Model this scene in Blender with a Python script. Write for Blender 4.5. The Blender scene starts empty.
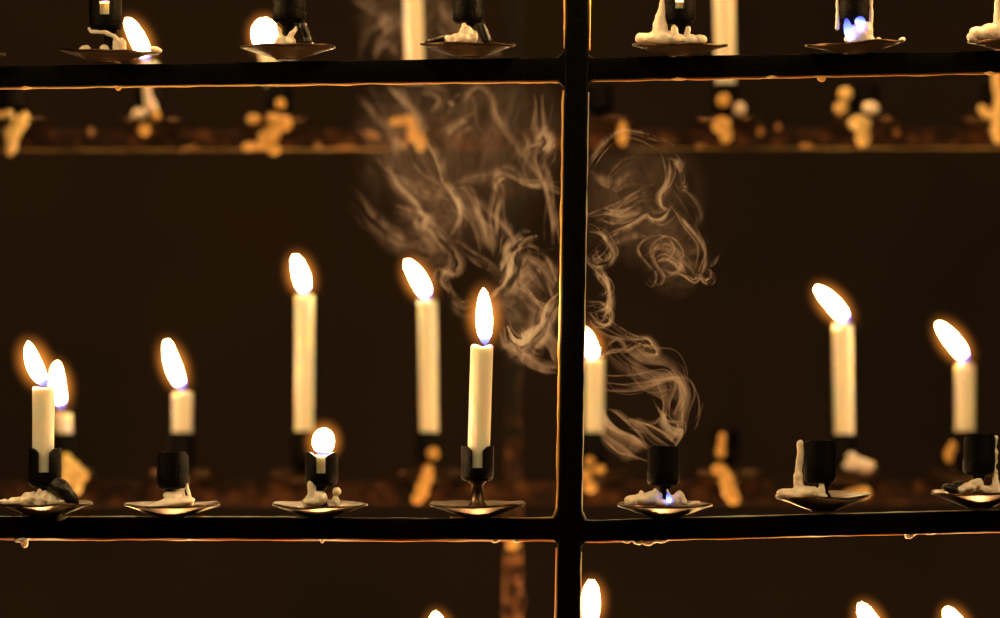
import bpy, bmesh, math, random
from mathutils import Vector, Matrix, noise

# ------------------------------------------------------------------ basics
S = bpy.context.scene
COL = S.collection
random.seed(11)
U = 0.0005                      # half a millimetre: the working unit at the front of the rack
D0 = 2.40                       # camera to the front of the rack
YR = 0.677                     # the rear frame stands this far behind the front frame
HZ = 388.0                      # height of the lens in working units from the top of the picture


def P(px, py, y=0.0):
    k = U * (D0 + y) / D0
    return Vector(((px - 500.0) * k, y, (HZ - py) * k))


def link(o, parent=None):
    COL.objects.link(o)
    if parent:
        o.parent = parent
    return o


def obj(name, bm, mat, parent=None, smooth=True, angle=None):
    me = bpy.data.meshes.new(name)
    bm.normal_update()
    bm.to_mesh(me)
    bm.free()
    if smooth:
        for p in me.polygons:
            p.use_smooth = True
        if angle:
            me.set_sharp_from_angle(angle=math.radians(angle))
    me.materials.append(mat)
    return link(bpy.data.objects.new(name, me), parent)


def tag(o, label=None, cat=None, group=None, kind=None):
    if label:
        o['label'] = label
    if cat:
        o['category'] = cat
    if group:
        o['group'] = group
    if kind:
        o['kind'] = kind
    return o


def empty(name, loc):
    e = bpy.data.objects.new(name, None)
    e.empty_display_size = 0.005
    e.location = loc
    return link(e)


# ------------------------------------------------------------------ materials
def new_mat(name):
    m = bpy.data.materials.new(name)
    m.use_nodes = True
    nt = m.node_tree
    nt.nodes.clear()
    out = nt.nodes.new('ShaderNodeOutputMaterial')
    return m, nt, out


def ramp(nt, stops):
    r = nt.nodes.new('ShaderNodeValToRGB')
    el = r.color_ramp.elements
    while len(el) < len(stops):
        el.new(0.5)
    for e, (p, c) in zip(el, stops):
        e.position = p
        e.color = (*c, 1)
    return r


def noise_tex(nt, scale, detail=4, rough=0.55, coord='Object'):
    tc = nt.nodes.new('ShaderNodeTexCoord')
    n = nt.nodes.new('ShaderNodeTexNoise')
    n.inputs['Scale'].default_value = scale
    n.inputs['Detail'].default_value = detail
    n.inputs['Roughness'].default_value = rough
    nt.links.new(tc.outputs[coord], n.inputs['Vector'])
    return n


def metal(name, stops, rough, scale, bump, spec=0.5, metallic=0.0, bscale=None):
    m, nt, out = new_mat(name)
    b = nt.nodes.new('ShaderNodeBsdfPrincipled')
    n = noise_tex(nt, scale)
    r = ramp(nt, stops)
    nt.links.new(n.outputs['Fac'], r.inputs['Fac'])
    nt.links.new(r.outputs['Color'], b.inputs['Base Color'])
    n2 = noise_tex(nt, bscale or scale * 2.2, 5)
    mp = nt.nodes.new('ShaderNodeMapRange')
    mp.inputs['To Min'].default_value = rough[0]
    mp.inputs['To Max'].default_value = rough[1]
    nt.links.new(n2.outputs['Fac'], mp.inputs['Value'])
    nt.links.new(mp.outputs['Result'], b.inputs['Roughness'])
    bp = nt.nodes.new('ShaderNodeBump')
    bp.inputs['Strength'].default_value = bump
    bp.inputs['Distance'].default_value = 0.0006
    nt.links.new(n2.outputs['Fac'], bp.inputs['Height'])
    nt.links.new(bp.outputs['Normal'], b.inputs['Normal'])
    b.inputs['Metallic'].default_value = metallic
    b.inputs['Specular IOR Level'].default_value = spec
    nt.links.new(b.outputs['BSDF'], out.inputs['Surface'])
    return m


IRON = metal('black_iron', [(0.3, (0.001, 0.0009, 0.0008)), (0.75, (0.003, 0.0025, 0.002))], (0.3, 0.5), 260, 0.35, spec=0.06)
CUPIRON = metal('sooty_cup_iron', [(0.3, (0.001, 0.0009, 0.0008)), (0.7, (0.004, 0.0026, 0.002))], (0.3, 0.6), 420, 0.7, spec=0.07)
PLATE = metal('dish_steel', [(0.3, (0.045, 0.028, 0.016)), (0.7, (0.13, 0.08, 0.048))], (0.26, 0.46), 300, 0.25, metallic=1.0)
RUST = metal('waxy_rusted_iron', [(0.36, (0.008, 0.0032, 0.0016)), (0.54, (0.034, 0.013, 0.0055)), (0.70, (0.12, 0.046, 0.017))],
             (0.5, 0.75), 95, 0.6, bscale=300, spec=0.1)
SOOT = metal('burnt_wax', [(0.3, (0.003, 0.0025, 0.0025)), (0.7, (0.01, 0.007, 0.006))], (0.25, 0.4), 300, 0.4)


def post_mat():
    """rust and wax spatter on black; shade painted in as a fade above candle height"""
    m, nt, out = new_mat('spattered_shaded_iron')
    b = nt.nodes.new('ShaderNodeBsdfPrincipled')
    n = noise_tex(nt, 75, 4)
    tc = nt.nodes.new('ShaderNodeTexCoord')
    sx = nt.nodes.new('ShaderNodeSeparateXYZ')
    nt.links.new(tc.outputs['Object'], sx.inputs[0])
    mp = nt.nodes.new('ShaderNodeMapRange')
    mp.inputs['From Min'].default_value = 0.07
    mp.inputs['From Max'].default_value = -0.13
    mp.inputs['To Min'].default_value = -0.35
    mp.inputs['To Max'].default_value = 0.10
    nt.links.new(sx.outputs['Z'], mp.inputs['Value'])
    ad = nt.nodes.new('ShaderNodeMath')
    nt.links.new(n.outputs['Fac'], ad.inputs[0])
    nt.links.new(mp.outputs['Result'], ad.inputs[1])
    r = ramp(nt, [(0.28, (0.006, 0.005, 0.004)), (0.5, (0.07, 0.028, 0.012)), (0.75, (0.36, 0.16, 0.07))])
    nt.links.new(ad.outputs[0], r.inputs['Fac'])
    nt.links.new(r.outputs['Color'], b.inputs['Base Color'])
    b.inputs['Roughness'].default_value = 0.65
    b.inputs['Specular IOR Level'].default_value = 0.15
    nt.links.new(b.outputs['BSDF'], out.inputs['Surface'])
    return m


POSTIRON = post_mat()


def wax_mat(name, col, radius=0.010, rough=0.42, scale=180, dark=0.82):
    m, nt, out = new_mat(name)
    b = nt.nodes.new('ShaderNodeBsdfPrincipled')
    n = noise_tex(nt, scale, 3)
    r = ramp(nt, [(0.3, tuple(c * dark for c in col)), (0.65, col)])
    nt.links.new(n.outputs['Fac'], r.inputs['Fac'])
    nt.links.new(r.outputs['Color'], b.inputs['Base Color'])
    b.inputs['Roughness'].default_value = rough
    b.inputs['Subsurface Weight'].default_value = 1.0
    b.inputs['Subsurface Radius'].default_value = (1.0, 0.72, 0.36)
    b.inputs['Subsurface Scale'].default_value = radius
    bp = nt.nodes.new('ShaderNodeBump')
    bp.inputs['Strength'].default_value = 0.12
    bp.inputs['Distance'].default_value = 0.0004
    nt.links.new(n.outputs['Fac'], bp.inputs['Height'])
    nt.links.new(bp.outputs['Normal'], b.inputs['Normal'])
    nt.links.new(b.outputs['BSDF'], out.inputs['Surface'])
    return m


WAX = wax_mat('candle_wax', (0.97, 0.91, 0.78), 0.0045, scale=90, dark=0.96)
WAXDRIP = wax_mat('dripped_wax', (0.92, 0.82, 0.72), 0.0018)
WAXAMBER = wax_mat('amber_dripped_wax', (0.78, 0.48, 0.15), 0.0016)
WAXYELLOW = wax_mat('yellow_dripped_wax', (0.86, 0.64, 0.28), 0.002)

WAXBROWN = wax_mat('sooty_amber_wax', (0.40, 0.20, 0.065), 0.0016)


def plain(name, col, rough=0.8):
    m, nt, out = new_mat(name)
    b = nt.nodes.new('ShaderNodeBsdfPrincipled')
    b.inputs['Base Color'].default_value = (*col, 1)
    b.inputs['Roughness'].default_value = rough
    nt.links.new(b.outputs['BSDF'], out.inputs['Surface'])
    return m


WICK = plain('charred_wick', (0.01, 0.008, 0.007))

# flame: glowing gas, blue at the foot, orange-white above ('rise' runs 0..1 from foot to tip)
FL = 260.0


def flame_mat(name, stops, strengths):
    m, nt, out = new_mat(name)
    a = nt.nodes.new('ShaderNodeAttribute')
    a.attribute_name = 'rise'
    r = ramp(nt, stops)
    s = ramp(nt, [(p, (v, v, v)) for p, v in strengths])
    mul = nt.nodes.new('ShaderNodeMath')
    mul.operation = 'MULTIPLY'
    mul.inputs[1].default_value = FL
    e = nt.nodes.new('ShaderNodeEmission')
    nt.links.new(a.outputs['Fac'], r.inputs['Fac'])
    nt.links.new(a.outputs['Fac'], s.inputs['Fac'])
    nt.links.new(s.outputs['Color'], mul.inputs[0])
    nt.links.new(r.outputs['Color'], e.inputs['Color'])
    nt.links.new(mul.outputs[0], e.inputs['Strength'])
    nt.links.new(e.outputs[0], out.inputs['Surface'])
    return m


FLAME = flame_mat('candle_flame', [(0.0, (0.12, 0.16, 1.0)), (0.12, (0.25, 0.28, 1.0)), (0.24, (1.0, 0.62, 0.28)), (1.0, (1.0, 0.58, 0.20))],
                  [(0.0, 0.006), (0.13, 0.014), (0.24, 0.7), (0.6, 1.0), (1.0, 0.8)])
BLUEFLAME = flame_mat('dying_blue_flame', [(0.0, (0.25, 0.3, 1.0)), (0.6, (0.10, 0.14, 1.0)), (1.0, (0.05, 0.06, 0.9))],
                      [(0.0, 0.045), (0.6, 0.02), (1.0, 0.008)])


def glow_mat(name, col, strength):
    """lens bloom round a flame, put in as a glowing ball, fading to nothing at the rim of its own round body"""
    m, nt, out = new_mat(name)
    tc = nt.nodes.new('ShaderNodeTexCoord')
    ln = nt.nodes.new('ShaderNodeVectorMath')
    ln.operation = 'LENGTH'
    nt.links.new(tc.outputs['Object'], ln.inputs[0])
    mp = nt.nodes.new('ShaderNodeMapRange')
    mp.inputs['From Min'].default_value = 0.3
    mp.inputs['From Max'].default_value = 1.0
    mp.inputs['To Min'].default_value = 1.0
    mp.inputs['To Max'].default_value = 0.0
    nt.links.new(ln.outputs['Value'], mp.inputs['Value'])
    pw = nt.nodes.new('ShaderNodeMath')
    pw.operation = 'POWER'
    pw.inputs[1].default_value = 2.4
    nt.links.new(mp.outputs['Result'], pw.inputs[0])
    mul = nt.nodes.new('ShaderNodeMath')
    mul.operation = 'MULTIPLY'
    mul.inputs[1].default_value = strength
    nt.links.new(pw.outputs[0], mul.inputs[0])
    e = nt.nodes.new('ShaderNodeEmission')
    e.inputs['Color'].default_value = (*col, 1)
    nt.links.new(mul.outputs[0], e.inputs['Strength'])
    nt.links.new(e.outputs[0], out.inputs['Volume'])
    return m


GLOW = glow_mat('flame_bloom', (1.0, 0.31, 0.04), 100.0)


def smoke_mat(name, density, scale, lo, hi, col=(0.98, 0.80, 0.76)):
    """scattering smoke with streaky density"""
    m, nt, out = new_mat(name)
    v = nt.nodes.new('ShaderNodeVolumeScatter')
    v.inputs['Color'].default_value = (*col, 1)
    v.inputs['Anisotropy'].default_value = 0.25
    tc = nt.nodes.new('ShaderNodeTexCoord')
    mpg = nt.nodes.new('ShaderNodeMapping')
    mpg.inputs['Rotation'].default_value = (0.3, 0.75, 0.2)
    mpg.inputs['Scale'].default_value = (1.0, 0.5, 0.38)
    nt.links.new(tc.outputs['Object'], mpg.inputs['Vector'])
    n = nt.nodes.new('ShaderNodeTexNoise')
    n.inputs['Scale'].default_value = scale
    n.inputs['Detail'].default_value = 4
    n.inputs['Roughness'].default_value = 0.6
    n.inputs['Distortion'].default_value = 0.9
    nt.links.new(mpg.outputs[0], n.inputs['Vector'])
    mp = nt.nodes.new('ShaderNodeMapRange')
    mp.inputs['From Min'].default_value = 0.38
    mp.inputs['From Max'].default_value = 0.68
    mp.inputs['To Min'].default_value = density * lo
    mp.inputs['To Max'].default_value = density * hi
    nt.links.new(n.outputs['Fac'], mp.inputs['Value'])
    nt.links.new(mp.outputs['Result'], v.inputs['Density'])
    nt.links.new(v.outputs[0], out.inputs['Volume'])
    return m


SMOKE = {k: smoke_mat('smoke_' + n, d, sc, lo, hi) for k, n, d, sc, lo, hi in
         ((1, 'faint', 72.0, 130, 0.05, 2.0), (2, 'middling', 130.0, 130, 0.06, 2.2), (3, 'dense', 235.0, 130, 0.08, 2.4), (4, 'thick', 520.0, 130, 0.4, 1.6),
         (11, 'faint_sheet', 40.0, 70, 0.6, 1.4), (12, 'middling_sheet', 90.0, 70, 0.6, 1.4), (13, 'dense_sheet', 180.0, 70, 0.6, 1.4), (14, 'thick_sheet', 420.0, 70, 0.7, 1.3))}
SMOKE[0] = smoke_mat('smoke_veil', 6.0, 5.5, -0.5, 1.7)
_nt = SMOKE[0].node_tree
_tc = _nt.nodes.new('ShaderNodeTexCoord')
_ln = _nt.nodes.new('ShaderNodeVectorMath')
_ln.operation = 'LENGTH'
_mr = _nt.nodes.new('ShaderNodeMapRange')           # thins to nothing at the rim
_mr.inputs['From Min'].default_value = 1.0
_mr.inputs['From Max'].default_value = 0.0
_mu = _nt.nodes.new('ShaderNodeMath')
_mu.operation = 'MULTIPLY'
_vs = next(n for n in _nt.nodes if n.type == 'VOLUME_SCATTER')
_old = _vs.inputs['Density'].links[0].from_socket
_nt.links.new(_tc.outputs['Object'], _ln.inputs[0])
_nt.links.new(_ln.outputs['Value'], _mr.inputs['Value'])
_nt.links.new(_mr.outputs['Result'], _mu.inputs[0])
_nt.links.new(_old, _mu.inputs[1])
_nt.links.new(_mu.outputs[0], _vs.inputs['Density'])


# ------------------------------------------------------------------ mesh helpers
def lathe(bm, prof, seg=48, close=False, ctr=(0, 0)):
    rings = []
    for r, z in prof:
        if r < 1e-9:
            rings.append([bm.verts.new((ctr[0], ctr[1], z))])
        else:
            rings.append([bm.verts.new((ctr[0] + r * math.cos(2 * math.pi * i / seg), ctr[1] + r * math.sin(2 * math.pi * i / seg), z)) for i in range(seg)])
    pairs = list(zip(rings, rings[1:]))
    if close:
        pairs.append((rings[-1], rings[0]))
    for a, b in pairs:
        for i in range(seg):
            j = (i + 1) % seg
            if len(a) == 1 and len(b) == 1:
                continue
            if len(a) == 1:
                bm.faces.new((a[0], b[j], b[i]))
            elif len(b) == 1:
                bm.faces.new((a[i], a[j], b[0]))
            else:
                bm.faces.new((a[i], a[j], b[j], b[i]))
    bmesh.ops.recalc_face_normals(bm, faces=bm.faces[:])


def sweep(bm, pts, radii, seg=20, attr=None, xs=1.0):
    """closed tapering tube along pts"""
    pts = [Vector(p) for p in pts]
    n = len(pts)
    lay = bm.verts.layers.float.new(attr) if attr and attr not in bm.verts.layers.float else (bm.verts.layers.float.get(attr) if attr else None)
    rings = []
    ref = Vector((0, 1, 0))
    for i, p in enumerate(pts):
        t = (pts[min(i + 1, n - 1)] - pts[max(i - 1, 0)])
        t = t.normalized() if t.length > 1e-12 else Vector((0, 0, 1))
        a = t.cross(ref)
        a = a.normalized() if a.length > 1e-6 else Vector((1, 0, 0))
        b = a.cross(t).normalized()
        ring = []
        for k in range(seg):
            th = 2 * math.pi * k / seg
            v = bm.verts.new(p + radii[i] * (math.cos(th) * a + xs * math.sin(th) * b))
            if lay:
                v[lay] = i / (n - 1)
            ring.append(v)
        rings.append(ring)
    for a, b in zip(rings, rings[1:]):
        for k in range(seg):
            j = (k + 1) % seg
            bm.faces.new((a[k], a[j], b[j], b[k]))
    bm.faces.new(rings[0][::-1])
    bm.faces.new(rings[-1])
    bmesh.ops.recalc_face_normals(bm, faces=bm.faces[:])


def catmull(pts, step):
    pts = [Vector(p) for p in pts]
    if len(pts) < 3:
        pts = [pts[0], (pts[0] + pts[1]) / 2, pts[1]]
    ext = [pts[0] * 2 - pts[1]] + pts + [pts[-1] * 2 - pts[-2]]
    out = []
    for i in range(1, len(ext) - 2):
        p0, p1, p2, p3 = ext[i - 1:i + 3]
        m = max(2, int((p2 - p1).length / step))
        for k in range(m):
            t = k / m
            out.append(0.5 * (2 * p1 + (p2 - p0) * t + (2 * p0 - 5 * p1 + 4 * p2 - p3) * t * t + (3 * p1 - p0 - 3 * p2 + p3) * t ** 3))
    out.append(pts[-1])
    return out


DRIPTEX = bpy.data.textures.new('wax_lumps', 'CLOUDS')
DRIPTEX.noise_scale = 0.004
DRIPTEX.noise_depth = 2


CHIPTEX = bpy.data.textures.new('wax_chips', 'VORONOI')
CHIPTEX.noise_scale = 0.0035


def wax(name, lumps, parent, mat=None, scale=1.0, voxel=0.00045, rough=0.0010, fwd=0):
    """lumps (x, y, z, rx, ry, rz) in working units, or ('s', [(x,y,z,r),...]) for a run: melted into ONE surface"""
    bm = bmesh.new()
    u = U * scale
    for l in lumps:
        if fwd:
            l = ('s', [(p[0], p[1] - fwd if p[1] <= -14 else p[1], p[2], p[3]) for p in l[1]]) if l[0] == 's' else (l[0], l[1] - fwd if l[1] <= -14 else l[1]) + tuple(l[2:])
        if l[0] == 's':
            pts = [Vector((p[0] * u, p[1] * u, p[2] * u)) for p in l[1]]
            sweep(bm, pts, [p[3] * u for p in l[1]], 12)
            for p in (l[1][0], l[1][-1]):
                bmesh.ops.create_icosphere(bm, subdivisions=2, radius=p[3] * u, matrix=Matrix.Translation((p[0] * u, p[1] * u, p[2] * u)))
        else:
            x, y, z, rx, ry, rz = l
            M = Matrix.Translation((x * u, y * u, z * u)) @ Matrix.Rotation(random.uniform(-.3, .3), 4, 'Y') @ Matrix.Diagonal((rx * u, ry * u, rz * u, 1))
            bmesh.ops.create_icosphere(bm, subdivisions=3, radius=1.0, matrix=M)
    o = obj(name, bm, mat or WAXDRIP, parent)
    r = o.modifiers.new('melt', 'REMESH')
    r.mode = 'VOXEL'
    r.voxel_size = voxel * scale
    r.use_smooth_shade = True
    s = o.modifiers.new('soften', 'SMOOTH')
    s.factor = 0.5
    s.iterations = 2
    d = o.modifiers.new('crinkle', 'DISPLACE')
    d.texture = CHIPTEX if rough >= 0.0018 else DRIPTEX
    d.texture_coords = 'GLOBAL'
    d.strength = rough
    d.mid_level = 0.5
    return o


# ------------------------------------------------------------------ the candle holder
HOLD = 'candle holders along the rack'


def cup_mesh(z0, z1, r, slot_ang, slot_depth, rnd=5.0):
    """cup of two prongs on a closed bowl: slots front and back when unturned"""
    bm = bmesh.new()
    ri = r - 3.2
    zs = z1 - slot_depth                      # foot of the slots
    lathe(bm, [(0, z0), (r * 0.72, z0), (r * 0.93, z0 + 2.0), (r, z0 + 5.0), (r, zs), (ri, zs), (ri, z0 + 5), (0, z0 + 4)], 48)
    for side in (0, 1):
        a0 = -math.pi / 2 + math.pi * side + slot_ang
        a1 = math.pi / 2 + math.pi * side - slot_ang
        n, rows = 18, 5
        def zt(f):
            e = abs(2 * f - 1)
            return z1 - rnd * max(0.0, (e - 0.45) / 0.55) ** 2.2
        grid = []
        for rr in (r, ri):
            g = []
            for i in range(n + 1):
                f = i / n
                a = a0 + (a1 - a0) * f
                g.append([bm.verts.new((rr * math.cos(a), rr * math.sin(a), zs - 1 + (zt(f) - zs + 1) * k / rows)) for k in range(rows + 1)])
            grid.append(g)
        o_, i_ = grid
        for i in range(n):
            for k in range(rows):
                bm.faces.new((o_[i][k], o_[i + 1][k], o_[i + 1][k + 1], o_[i][k + 1]))
                bm.faces.new((i_[i][k + 1], i_[i + 1][k + 1], i_[i + 1][k], i_[i][k]))
            bm.faces.new((o_[i][rows], o_[i + 1][rows], i_[i + 1][rows], i_[i][rows]))
            bm.faces.new((i_[i][0], i_[i + 1][0], o_[i + 1][0], o_[i][0]))
        for i in (0, n):
            for k in range(rows):
                bm.faces.new((o_[i][k], o_[i][k + 1], i_[i][k + 1], i_[i][k]))
    bmesh.ops.recalc_face_normals(bm, faces=bm.faces[:])
    for v in bm.verts:                        # hammered, not turned
        d = noise.noise(v.co * 0.16 + Vector((z0, z1, r))) * 0.5
        v.co += Vector((v.co.x, v.co.y, 0)).normalized() * d if Vector((v.co.x, v.co.y, 0)).length > .1 else Vector()
    bmesh.ops.scale(bm, vec=(U, U, U), verts=bm.verts[:])
    return bm


def holder(label, cx, bar, rim, cup_top, cup_bot, y=0.0, turn=0.0, tilt=0.0, plate_tilt=0.0, plate_r=48.0, cup_dx=0.0, cr=16.5,
           slot=18.0, group=HOLD, stem=5.5, sc=1.0):
    """all heights given as picture heights at the holder's own distance"""
    k = (D0 + y) / D0
    base = P(cx, bar, y)
    root = empty('candle_holder', base)
    root.scale = (k * sc, k * sc, k)
    tag(root, label, 'candle holder', group)
    R = bar - rim                              # plate rim above the bar
    zb, zt = bar - cup_bot, bar - cup_top
    pr = plate_r
    bm = bmesh.new()
    lathe(bm, [(0, -0.4), (12.0, -0.4), (12.5, 0.6), (14.5, 1.4), (24, 0.3 * R), (36, 0.62 * R), (pr - 4, R - 2.4), (pr - 0.6, R - 1.5), (pr, R - 0.2), (pr - 0.8, R + 0.8),
               (pr - 4, R + 0.2), (30, R - 1.2), (16, R - 2.6), (6, R - 3), (0, R - 3)], 64)
    for v in bm.verts:
        rr = math.hypot(v.co.x, v.co.y)
        if rr > 16:
            v.co.z += noise.noise(Vector((v.co.x * .035 + cx, v.co.y * .035, 0))) * 2.0 * (rr / 48)
            v.co.z += (math.tan(plate_tilt) * v.co.x + 0.045 * v.co.y) * (rr - 16) / 32
    bmesh.ops.scale(bm, vec=(U, U, U), verts=bm.verts[:])
    obj('drip_plate', bm, PLATE, root, angle=40)
    bm = bmesh.new()
    lathe(bm, [(0, R - 4), (stem * 1.9, R - 4), (stem * 1.5, R - 1), (stem, R + 3), (stem * 0.9, zb - 4), (stem * 1.35, zb - 1), (stem * 1.6, zb + 1), (0, zb + 1)], 32)
    bmesh.ops.scale(bm, vec=(U, U, U), verts=bm.verts[:])
    obj('stem', bm, PLATE if stem > 5.6 else CUPIRON, root, angle=50)
    c = obj('cup', cup_mesh(zb, zt, cr, math.radians(slot), (zt - zb) * 0.62), CUPIRON, root, angle=45)
    c.rotation_euler = (0, tilt, turn)
    c.location = (cup_dx * U, 0, 0)
    if tilt:
        c.rotation_mode = 'ZYX'
    return root


# ------------------------------------------------------------------ flames and candles
def flame(parent, base, tip, width, bend=0.0, y_lean=0.0, round_=False, mat=None, glow=1.0, u=U):
    """base, tip in working units relative to the candle's own origin (x, z)"""
    b = Vector((base[0], 0, base[1]))
    t = Vector((tip[0], y_lean, tip[1]))
    side = Vector((-(t - b).z, 0, (t - b).x)).normalized() * bend
    n = 22
    pts, rad, rel = [], [], []
    for i in range(n + 1):
        f = i / n
        p = b + (t - b) * f + side * math.sin(math.pi * f)
        pts.append(p * u)
        if round_:
            r = math.sqrt(max(0.0, 1 - (2 * f - 1) ** 2))
        else:
            r = (f ** 0.55) * ((1 - f) ** 0.62) * 1.72 * (1 - 0.10 * f)
            r = min(r, 1.0)
        rad.append(max(r * width / 2, 0.25) * u)
    bm = bmesh.new()
    sweep(bm, pts, rad, 20, attr='rise')
    o = obj('flame', bm, mat or FLAME, parent)
    if glow:
        d = (t - b)
        bm = bmesh.new()
        bmesh.ops.create_icosphere(bm, subdivisions=4, radius=1.0)
        g = obj('flame_glow', bm, GLOW, o)
        g.location = (b + d * 0.5 + side * 0.7) * u
        g.rotation_euler = d.to_track_quat('Z', 'Y').to_euler()
        g.scale = ((width / 2 + 15) * u, (width / 2 + 15) * u, (d.length / 2 + 15) * u)
    return o


def candle(label, top, bot, r, y=0.0, flame_to=None, fw=18.0, bend=0.0, group='lit candles', rnd=False, chip=0.0, wick=True, lean=0.0, fbase=None, dip=1.5):
    """top, bot: (px, py) of the axis at the candle's distance y"""
    k = (D0 + y) / D0
    root = empty('candle', P(bot[0], bot[1], y))
    root.scale = (k, k, k)
    tag(root, label, 'candle', group)
    ax = Vector((top[0] - bot[0], 0, bot[1] - top[1]))
    H = ax.z
    bm = bmesh.new()
    prof = [(0, 0), (r * 0.96, 0)] + [(r * (0.97 + 0.03 * f), H * f) for f in (0.12, 0.3, 0.5, 0.7, 0.85)] + \
           [(r * 1.0, H - 4.0), (r * 1.0, H - 1.8), (r * 0.93, H - 0.4), (r * 0.8, H), (r * 0.55, H - dip), (r * 0.2, H - dip * 1.5), (0, H - dip * 1.5)]
    lathe(bm, prof, 40)
    for v in bm.verts:
        f = v.co.z / H
        a = math.atan2(v.co.y, v.co.x)
        if chip and f > 1 - 8.0 / H:
            v.co.z += chip * math.sin(a * 2 + 0.6) * (f - (1 - 8.0 / H)) / (8.0 / H) - chip * 0.4
        rr = math.hypot(v.co.x, v.co.y)
        if rr > r * 0.6:
            g = 1 + 0.02 * noise.noise(Vector((math.cos(a) * 1.2 + top[0], math.sin(a) * 1.2, v.co.z * 0.05)))
            v.co.x *= g
            v.co.y *= g
        v.co.x += ax.x * f
    bmesh.ops.scale(bm, vec=(U, U, U), verts=bm.verts[:])
    obj('wax_body', bm, WAX, root, angle=60)
    tx, tz = ax.x, H
    if flame_to:
        fx, fz = flame_to[0] - bot[0], bot[1] - flame_to[1]
        d = Vector((fx - tx, 0, fz - tz)).normalized()
        if wick:
            bm = bmesh.new()
            w = [Vector((tx, 0, tz - 3)), Vector((tx, 0, tz + 1)), Vector((tx + d.x * 2, 0, tz + 4)), Vector((tx + d.x * 5, 0, tz + 4 + d.z * 3))]
            w = catmull([p * U for p in w], 0.5 * U)
            sweep(bm, w, [0.75 * U] * len(w), 10)
            obj('wick', bm, WICK, root)
        fb = (fbase[0] - bot[0], bot[1] - fbase[1]) if fbase else (tx, tz + 1.0)
        flame(root, fb, (fx, fz), fw, bend, lean, rnd)
    return root


# ------------------------------------------------------------------ the frames
def bar(name, a0, a1, b0, b1, y, depth, mat, parent, n=60, wob=0.5, fil0=0, fil1=0, vertical=False, bev=1.6):
    """a bar seen face-on: edge a (top/left) from a0 to a1, edge b (bottom/right) from b0 to b1; filK widens the weld at that end"""
    bm = bmesh.new()
    secs = []
    k = (D0 + y) / D0
    for i in range(n + 1):
        f = i / n
        A = Vector(a0).lerp(Vector(a1), f)
        B = Vector(b0).lerp(Vector(b1), f)
        L = (Vector(a1) - Vector(a0)).length
        w = 0.0
        for fil, dd in ((fil0, f * L), (fil1, (1 - f) * L)):
            if fil and dd < fil:
                w += fil - math.sqrt(max(0, fil ** 2 - (fil - dd) ** 2))
        nA = noise.noise(Vector((A.x * .03, A.y * .03, 3.1 + y))) * wob
        nB = noise.noise(Vector((B.x * .05, B.y * .05, 9.7 + y))) * wob
        e = (Vector((0, -1)) if not vertical else Vector((-1, 0)))
        A2 = A + e * (w + nA)
        B2 = B - e * (w + nB)
        pA, pB = P(A2.x, A2.y, y), P(B2.x, B2.y, y)
        dirw = (pB - pA).normalized()
        h = (pB - pA).length
        bb = bev * U * k
        back = Vector((0, depth, 0))
        loop = []
        for (q, m) in ((pA, 1), (pB, -1)):
            pass
        # rounded rectangle, six points per rounded edge
        cs = [(bb, bb), (h - bb, bb), (h - bb, depth - bb), (bb, depth - bb)]
        st = [math.pi, 1.5 * math.pi, 0.0, 0.5 * math.pi]
        for (cx, cy), s in zip(cs, st):
            for q in range(5):
                a = s + q * math.pi / 8
                loop.append(bm.verts.new(pA + dirw * (cx + bb * math.cos(a)) + Vector((0, cy + bb * math.sin(a), 0))))
        secs.append(loop)
    m = len(secs[0])
    for s, t in zip(secs, secs[1:]):
        for j in range(m):
            bm.faces.new((s[j], s[(j + 1) % m], t[(j + 1) % m], t[j]))
    bm.faces.new(secs[0][::-1])
    bm.faces.new(secs[-1])
    bmesh.ops.recalc_face_normals(bm, faces=bm.faces[:])
    return obj(name, bm, mat, parent, angle=50)


DEP = 0.0075
front = empty('candle_rack', (0, 0, 0))
tag(front, 'black iron candle rack in front, a tall post crossed by two rails of holders', 'candle rack')
bar('post', (567.3, -120), (533.8, 2186), (591.3, -120), (556.3, 2186), -0.001, DEP + 0.002, IRON, front, 300, 0.9, vertical=True, bev=2.2)
bar('rail', (-160, 68.5), (566, 57.0), (-160, 89.5), (566, 80.5), 0, DEP, IRON, front, 90, 0.6, fil1=9)
bar('rail', (584, 57.5), (1160, 47.5), (584, 80.0), (1160, 69.0), 0, DEP, IRON, front, 80, 0.6, fil0=9)
bar('rail', (-160, 516.5), (562, 518.5), (-160, 538.0), (562, 540.0), 0, DEP, IRON, front, 90, 0.6, fil1=10)
bar('rail', (578, 521.0), (1160, 506.0), (578, 542.0), (1160, 528.0), 0, DEP, IRON, front, 80, 0.6, fil0=10)


def hang(px, py, spec, y=0.0, mat=None, parent=front, name='wax_drip'):
    """wax hanging under a rail; spec is lumps in working units around the point under the rail's middle"""
    o = wax(name, spec, parent, mat, voxel=0.0003, rough=0.0004)
    o.location = P(px, py, y) + Vector((0, 0.003, 0))
    return o


hang(25, 86, [(0, 0, 0, 8, 6, 3.5)], mat=WAXAMBER)
hang(115, 84, [(0, 0, 0, 6, 6, 3), (3, 0, -3, 3.2, 3.2, 3.5)], mat=WAXAMBER)
hang(270, 82.5, [(0, 0, 0, 8, 6, 2.5), (6, 0, -1, 3, 3, 3)], mat=WAXAMBER)
hang(678, 77, [(0, 0, 0, 9, 6, 3.5)], mat=WAXAMBER)
hang(772, 75.5, [(0, 0, 0, 7, 6, 2.5)], mat=WAXAMBER)
hang(822, 75, [(0, 0, 0, 9, 5, 2.5), (0, 0, -3, 4.5, 4, 3.6)], mat=WAXAMBER)
hang(990, 72, [(0, 0, 0, 7, 6, 3)], mat=WAXAMBER)
hang(24, 539, [(-2, 0, 0, 9, 6, 3), (0, 0, -4, 4, 4, 5)])
hang(191, 538, [(0, 0, 0, 5, 5, 2.2)])
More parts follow.
